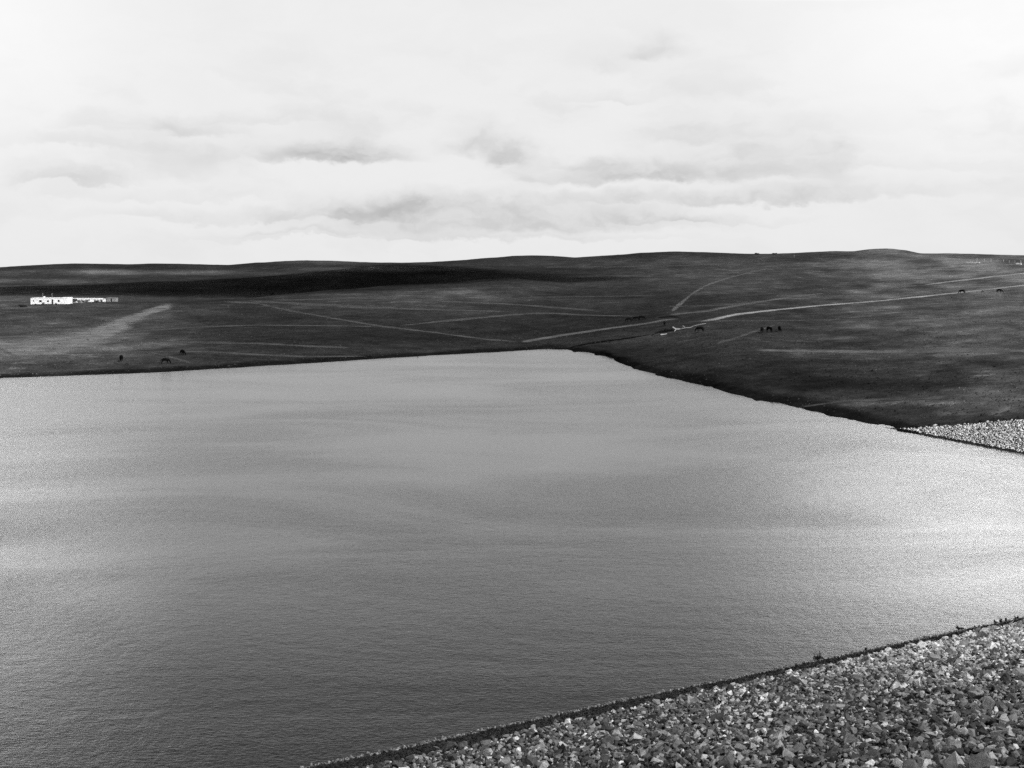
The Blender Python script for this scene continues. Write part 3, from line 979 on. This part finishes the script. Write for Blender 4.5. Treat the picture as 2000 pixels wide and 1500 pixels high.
def shrub(loc, w, h, label, mat=None, n=420, leaf=None, group=None, wisps=0):
    root = empty("shrub", loc)
    w, h = w * 1.3, h * 1.4
    tag(root, label, "shrub", group)
    ls = leaf or max(0.06, w * 0.06)
    lobes = [(random.uniform(-.32, .32) * w, random.uniform(-.3, .3) * w, random.uniform(.3, .62) * h, random.uniform(.22, .36)) for _ in range(7)]
    V, Fa = [], []
    for k in range(n):
        lx, ly, lz, lr = random.choice(lobes)
        v = Vector((random.gauss(0, 1), random.gauss(0, 1), random.gauss(0, 1))).normalized() * random.uniform(.55, 1.0)
        c = Vector((lx + v.x * lr * w * .75, ly + v.y * lr * w * .75, max(.02, lz + v.z * lr * h * 1.1)))
        r_ = Euler((random.uniform(0, 6.3), random.uniform(0, 6.3), random.uniform(0, 6.3))).to_matrix()
        b = len(V)
        a_ = ls * random.uniform(.6, 1.3)
        for q in ((-a_, 0, 0), (0, -a_ * .5, 0), (a_, 0, 0), (0, a_ * .5, 0)):
            V.append(tuple(c + r_ @ Vector(q)))
        Fa.append((b, b+1, b+2, b+3))
    for k in range(wisps):
        x0, y0 = random.uniform(-.4, .4) * w, random.uniform(-.3, .3) * w
        x1, y1, z1_ = x0 + random.uniform(-.25, .25) * w, y0, h * random.uniform(.9, 1.5)
        b = len(V)
        V += [(x0 - .02, y0, 0), (x0 + .02, y0, 0), (x1 + .012, y1, z1_), (x1 - .012, y1, z1_)]
        Fa.append((b, b+1, b+2, b+3))
        for q in range(5):
            f = .45 + .13 * q
            cx_, cz_ = x0 + (x1 - x0) * f, z1_ * f
            b = len(V)
            sg = (1 if q % 2 else -1) * random.uniform(.04, .08)
            V += [(cx_, y0, cz_), (cx_ + sg * .6, y0 + .02, cz_ - .01), (cx_ + sg, y0, cz_ + .06), (cx_ + sg * .4, y0 - .02, cz_ + .04)]
            Fa.append((b, b+1, b+2, b+3))
    link("foliage", mesh_np("foliage", V, Fa), mat or M_LEAF, root)
    V, Fa = [], []
    for k in range(5):
        lx, ly, lz, _ = lobes[k]
        b = len(V)
        t_ = w * .015
        for z_, s_ in ((-.15, 1.0), (lz, .4)):
            for q in range(4):
                an = q * math.pi / 2
                V.append((lx * (z_ / lz if z_ > 0 else 0) + math.cos(an) * t_ * s_, ly * (z_ / lz if z_ > 0 else 0) + math.sin(an) * t_ * s_, z_))
        for q in range(4):
            Fa.append((b + q, b + (q + 1) % 4, b + 4 + (q + 1) % 4, b + 4 + q))
    link("stem", mesh_np("stem", V, Fa), M_BARK, root)
    return root


def front(px, py, dd=0.0):
    p = hit(px, py)
    d = p.y + dd
    return ground_at(px, d)


k_ = 470 / F
G1 = "bushes around the farm buildings"
shrub(front(84.6, 595.2), 5 * k_, 4.6 * k_, "dark round bush between the first window and the door of the white house", group=G1)
shrub(front(108.8, 595.6), 4.8 * k_, 3.4 * k_, "dark low bush just right of the white house door", group=G1)
shrub(front(69.8, 595), 2.8 * k_, 1.8 * k_, "smallest bush, under the left part of the white house wall", group=G1)
shrub(front(125, 592.4), 9 * k_, 3.2 * k_, "wide low grey bush hiding the foot of the white house at its right corner", M_LEAFG, group=G1)
shrub(front(45, 600), 13 * k_, 4.5 * k_, "dark spreading bush left of the white house", group=G1, n=600)
shrub(front(142.4, 591.3), 14 * k_, 7.6 * k_, "large grey bush in front of the left end of the cottage range", M_LEAFG, group=G1, n=800)
shrub(front(154.5, 590.8), 8 * k_, 4.3 * k_, "small grey bush left of centre before the cottage range", M_LEAFG, group=G1)
shrub(front(167, 590.6), 11 * k_, 4.2 * k_, "wide grey bush at the middle of the cottage range", M_LEAFG, group=G1)
shrub(front(187.5, 590.5), 11 * k_, 3.6 * k_, "low grey bush before the right end of the cottage range", M_LEAFG, group=G1)
shrub(ground_at(197.7, 508), 5.6 * k_, 7.5 * k_, "tall dark bush filling the gap between cottage range and tiny hut", group=G1, n=700)
# on the waterline of the near dam


def on_dam(px_, py_, off=0.1):
    best, bi = 1e9, 0
    for s in np.arange(S_L0 - 5, S_A0 + 5, 0.25):
        q = dam_point(np.array([s]), np.array([off]))[0]
        a, b = project(q)
        if abs(a - px_) < best:
            best, bi = abs(a - px_), s
    return Vector(dam_point(np.array([bi]), np.array([off]))[0])


G2 = "plants along the dam waterline"
w_ = lambda n_px, p: n_px * p.y / F
p = on_dam(1594.5, 1290, 0.1)
shrub(p, w_(16, p), w_(8.5, p), "dark dense bush on the dam waterline, largest of the waterline plants", n=500, leaf=.05, group=G2, wisps=4)
p = on_dam(1877, 1231, 0.1)
shrub(p, w_(13, p), w_(6, p), "dark low bush on the dam waterline nearer the right edge", n=400, leaf=.05, group=G2, wisps=2)
for k, (q, nm, ht) in enumerate([(1692, "single dark sprig standing clear of the waterline between the two dam bushes", 4.5), (1943, "spindly weed on the waterline, first right of the low dam bush", 7), (1955, "spindly weed on the waterline, second right of the low dam bush", 8), (1968, "spindly weed on the waterline, third right of the low dam bush", 7), (1987, "thin weed on the waterline closest to the right edge", 6), (1808, "single dark sprig on the waterline left of the low dam bush", 3.5)]):
    p = on_dam(q, 0, 0.3)
    shrub(p, w_(5, p), w_(ht * .55, p), nm, n=50, leaf=.05, group=G2, wisps=4)
# two on the skyline
for q, nm in ((1478, "left of two low bushes breaking the skyline"), (1512, "right of two low bushes breaking the skyline")):
    p = hit(q, float(np.interp(q, *zip(*SKY))) + 1.5)
    shrub(p, 9 * p.y / F, 2.6 * p.y / F, nm, n=350, group="bushes on the skyline")

# ------------------------------------------------------------------ fence, trough, low wall on the right hand hill
p0 = hit(1922, 510)
fence = empty("fence", p0)
tag(fence, "line of pale fence posts crossing the upper right hillside below the skyline", "fence")
pts = []
for q, yb in ((1908, 509), (1922.5, 510.2), (1935.5, 510.4), (1948.5, 511.2), (1960, 512), (1971, 512.8), (1982, 513.6), (1994, 514.6), (2010, 516)):
    w3 = hit(q, yb)
    pts.append(w3)
    hgt = random.uniform(1.4, 2.0)
    r_ = 0.17
    o = link("post", box_mesh("post", [(-r_, r_, -r_, r_, -.4, hgt)]), M_POST, fence)
    o.location = w3 - p0
    o.rotation_euler = (random.uniform(-.05, .05), random.uniform(-.05, .05), random.uniform(0, 1))
V, Fa = [], []
for a, b in zip(pts[:-1], pts[1:]):
    for z_ in (.5, .9, 1.25):
        A, B = a - p0 + Vector((0, 0, z_)), b - p0 + Vector((0, 0, z_))
        i = len(V)
        V += [(A.x, A.y, A.z - .012), (B.x, B.y, B.z - .012), (B.x, B.y, B.z + .012), (A.x, A.y, A.z + .012), (A.x, A.y + .02, A.z), (B.x, B.y + .02, B.z)]
        Fa += [(i, i+1, i+2, i+3), (i+3, i+2, i+5, i+4), (i+4, i+5, i+1, i)]
link("wire", mesh_np("wire", V, Fa), M_WIRE, fence)


def low_wall(name, label, cat, px0, y0, px1, y1, hpx):
    A, B = hit(px0, y0), hit(px1, y1)
    d = B - A
    L_ = d.length
    o = empty(name, A, math.atan2(d.y, d.x))
    tag(o, label, cat)
    hh = hpx * A.y / F
    n = 8
    bx = []
    for k in range(n):
        z = (terrain_z(A.x + d.x * (k + .5) / n, A.y + d.y * (k + .5) / n)[0]) - A.z
        bx.append((L_ * k / n, L_ * (k + 1) / n - .02, 0, .5, z - .6, z + hh * random.uniform(.75, 1.1)))
    link("wall", box_mesh("wall", bx), M_WHITE, o)
    link("coping", box_mesh("coping", [(b[0], b[1] + .015, -.06, .56, b[5] + .003, b[5] + .1) for b in bx]), M_WHITE, o)
    return o


low_wall("stone_wall", "short broken whitewashed wall high on the right hillside left of the fence posts", "wall", 1886, 512.8, 1913, 514, 1.5)
tr_ = low_wall("water_trough", "short white trough beside the fence at the right edge of the hillside", "trough", 1984, 516.5, 1994, 517, 2.4)
p = hit(1551, 503)
pole = tag(link("pole", box_mesh("pole", [(-.1, .1, -.1, .1, -.4, 2.4), (-.35, .35, -.08, .08, 2.0, 2.12)]), M_POST), "lone pale pole with a crosspiece just below the skyline, left of the knoll", "pole")
pole.location = p

# ------------------------------------------------------------------ grazing horses


def skin_mesh(name, nodes, edges, sub=2):
    me = bpy.data.meshes.new(name)
    me.from_pydata([n[0] for n in nodes], edges, [])
    o = bpy.data.objects.new(name, me)
    COL.objects.link(o)
    sk = o.modifiers.new("skin", 'SKIN')
    sk.use_smooth_shade = True
    if not me.skin_vertices:
        me.skin_vertices.new()
    for i, n in enumerate(nodes):
        r = n[1] if isinstance(n[1], tuple) else (n[1], n[1])
        me.skin_vertices[0].data[i].radius = r
        me.skin_vertices[0].data[i].use_root = (i == 0)
    sb = o.modifiers.new("sub", 'SUBSURF')
    sb.levels = sb.render_levels = sub
    dg = bpy.context.evaluated_depsgraph_get()
    dg.update()
    res = bpy.data.meshes.new_from_object(o.evaluated_get(dg))
    res.name = name
    bpy.data.objects.remove(o)
    bpy.data.meshes.remove(me)
    return res


def horse_meshes(swing, turn):
    """horse facing +x, head down to graze; swing shifts the feet, turn swings the neck sideways"""
    N, E = [], []

    def add(p, r, parent=None):
        q = 1.22
        N.append((p, (r[0] * q, r[1] * q) if isinstance(r, tuple) else r * 1.3))
        if parent is not None:
            E.append((parent, len(N) - 1))
        return len(N) - 1
    pel = add((-.55, 0, 1.18), (.27, .29))
    croup = add((-.82, 0, 1.17), (.19, .22), pel)
    loin = add((-.2, 0, 1.14), (.28, .28), pel)
    rib = add((.18, 0, 1.10), (.29, .31), loin)
    sho = add((.52, 0, 1.13), (.22, .30), rib)
    nk1 = add((.80, turn * .12, 1.02), (.13, .20), sho)
    nk2 = add((1.05, turn * .32, .72), (.10, .15), nk1)
    pol = add((1.20, turn * .46, .46), (.085, .11), nk2)
    hd1 = add((1.24, turn * .52, .28), (.085, .11), pol)
    hd2 = add((1.22, turn * .56, .07), (.055, .06), hd1)
    for s in (-1, 1):
        e0 = add((1.19, turn * .46 + s * .05, .53), .035, pol)
        add((1.17, turn * .46 + s * .09, .66), .018, e0)
    for s, k in ((-1, swing), (1, -swing)):
        # hind leg: stifle, hock, fetlock, hoof
        a = add((-.60, s * .17, .86), (.15, .17), pel)
        b = add((-.62 + k * .3, s * .17, .72), (.10, .12), a)
        c = add((-.84 + k * .7, s * .16, .50), (.06, .07), b)
        d = add((-.80 + k, s * .16, .14), .042, c)
        e = add((-.76 + k, s * .16, .03), (.06, .055), d)
        # fore leg: elbow, knee, fetlock, hoof
        a = add((.48, s * .15, .82), (.11, .13), sho)
        b = add((.48 - k * .5, s * .15, .48), (.062, .068), a)
        c = add((.48 - k * .8, s * .15, .14), .042, b)
        d = add((.52 - k * .9, s * .15, .03), (.06, .055), c)
    body = skin_mesh("horse", N, E)
    tail = skin_mesh("tail", [((-.84, 0, 1.24), .07), ((-1.0, 0, 1.10), .085), ((-1.03, 0, .76), .09), ((-1.02, .02, .42), .035)], [(0, 1), (1, 2), (2, 3)])
    mane = skin_mesh("mane", [((.66, turn * .05, 1.36), (.03, .05)), ((.93, turn * .16, 1.12), (.03, .06)), ((1.14, turn * .34, .80), (.03, .06)), ((1.27, turn * .45, .56), (.025, .04))], [(0, 1), (1, 2), (2, 3)])
    return body, tail, mane


M_COAT = plain_mat("dark_coat", 0.004, 0.3, 4.0, 0.9, 0.03)
M_HAIR = plain_mat("black_hair", 0.003, 0.2, 9.0, 0.9, 0.02)
KINDS_H = []
for sw, tn in ((.10, 0.0), (-.14, .6), (.05, -.6)):
    b, t_, m_ = horse_meshes(sw, tn)
    b.materials.append(M_COAT); t_.materials.append(M_HAIR); m_.materials.append(M_HAIR)
    KINDS_H.append((b, t_, m_))

# photo column, row of the feet, height of the back in photo pixels, heading (degrees, 0 = to the right, 90 = away), mesh
HORSES = [
    (323, 711.3, 12.0, 0, 0, "black horse grazing to the right nearest the left shore, seen from the side"),
    (237, 705.8, 12.5, 100, 1, "black horse seen end on, leftmost of the three by the left shore"),
    (356, 693.6, 11.0, -48, 1, "black horse turned half towards the water, rightmost of the three by the left shore"),
    (1228, 628.8, 8.0, 184, 0, "dark horse grazing to the left, first of the trio beside the track"),
    (1243, 626.6, 8.6, 178, 2, "dark horse in the middle of the trio beside the track, overlapping the next one"),
    (1253, 625.2, 8.8, 12, 0, "dark horse at the right end of the trio beside the track"),
    (1297.8, 636.4, 8.8, 258, 1, "dark horse standing alone, seen end on, just above the white creek glint"),
    (1367, 648.8, 11.2, 186, 0, "dark horse grazing broadside, the large one right of the creek glint"),
    (1488, 650, 11.2, 245, 1, "dark horse at the left of the row of three on the right pasture"),
    (1503, 649, 11.2, 300, 2, "dark horse in the middle of the row of three on the right pasture"),
    (1522.5, 647.6, 10.8, 262, 1, "dark horse at the right of the row of three, set a little apart"),
    (1879, 573.8, 8.2, 182, 0, "dark horse standing across the pale gravel road, left of the two there"),
    (1952, 572, 7.8, 4, 2, "dark horse just below the pale gravel road near the right edge"),
    (532, 577.2, 4.4, 185, 0, "tiny dark horse far off, left of the two at the foot of the shaded hill"),
    (588, 573.2, 4.2, 2, 0, "tiny dark horse far off, right of the two at the foot of the shaded hill"),
    (505.5, 565.3, 3.0, 170, 0, "tiny dark horse lowest left on the shaded hill, left of the others"),
    (545, 560.6, 2.8, 10, 1, "tiny dark horse on the shaded hill between the lower and upper ones"),
    (549, 546.6, 2.8, 175, 2, "tiny dark horse high on the shaded hill, left of the upper two"),
    (572, 546.6, 2.8, 5, 0, "tiny dark horse high on the shaded hill, right of the upper two"),
    (1919.5, 570.8, 3.4, 200, 2, "small dark foal between the two horses at the gravel road"),
]
GH = "horses grazing around the lake"
for (px_, py_, hp, head, kd, lab) in HORSES:
    p = hit(px_, py_)
    sc_ = hp * p.y / F / 1.42
    print("horse", px_, round(p.y), round(sc_, 2))
    b, t_, m_ = KINDS_H[kd]
    o = bpy.data.objects.new("horse", b)
    COL.objects.link(o)
    o.location = p
    o.rotation_euler = (0, 0, math.radians(head))
    o.scale = (sc_,) * 3
    tag(o, lab, "horse", GH)
    for nm, mm in (("tail", t_), ("mane", m_)):
        c = bpy.data.objects.new(nm, mm)
        COL.objects.link(c)
        c.parent = o

# ------------------------------------------------------------------ the cloud whose shadow lies on the far hill
T0 = Vector((-150, 790, 6))
alt = 720
cc = T0 + sd * (alt / sd.z)
bm = bmesh.new()
bmesh.ops.create_icosphere(bm, subdivisions=5, radius=1)
for v in bm.verts:
    c = v.co.copy()
    n1 = float(fbm(np.array([c.x * 2.1 + c.z + 5]), np.array([c.y * 2.1 + 7]), 41, 4)[0])
    k = 0.70 + 0.65 * n1
    v.co = Vector((c.x * 215 * k, c.y * 165 * k, c.z * 36 * k if c.z > 0 else c.z * 12 * k))
me = bpy.data.meshes.new("cloud")
bm.to_mesh(me); bm.free()
mc = bpy.data.materials.new("cloud_vapour")
mc.use_nodes = True
t = NT(mc.node_tree)
pv = t.n('ShaderNodeVolumePrincipled')
pv.inputs['Color'].default_value = (.95, .95, .95, 1)
pv.inputs['Density'].default_value = 0.06
pv.inputs['Anisotropy'].default_value = 0.4
oo = t.n('ShaderNodeOutputMaterial')
t.put(oo.inputs['Volume'], pv.outputs[0])
cl = tag(link("cloud", me, mc), kind="structure")
cl.location = cc
cl.rotation_euler = (0, 0, math.radians(8))
print("rocks", len(R), "faces", len(me.polygons))
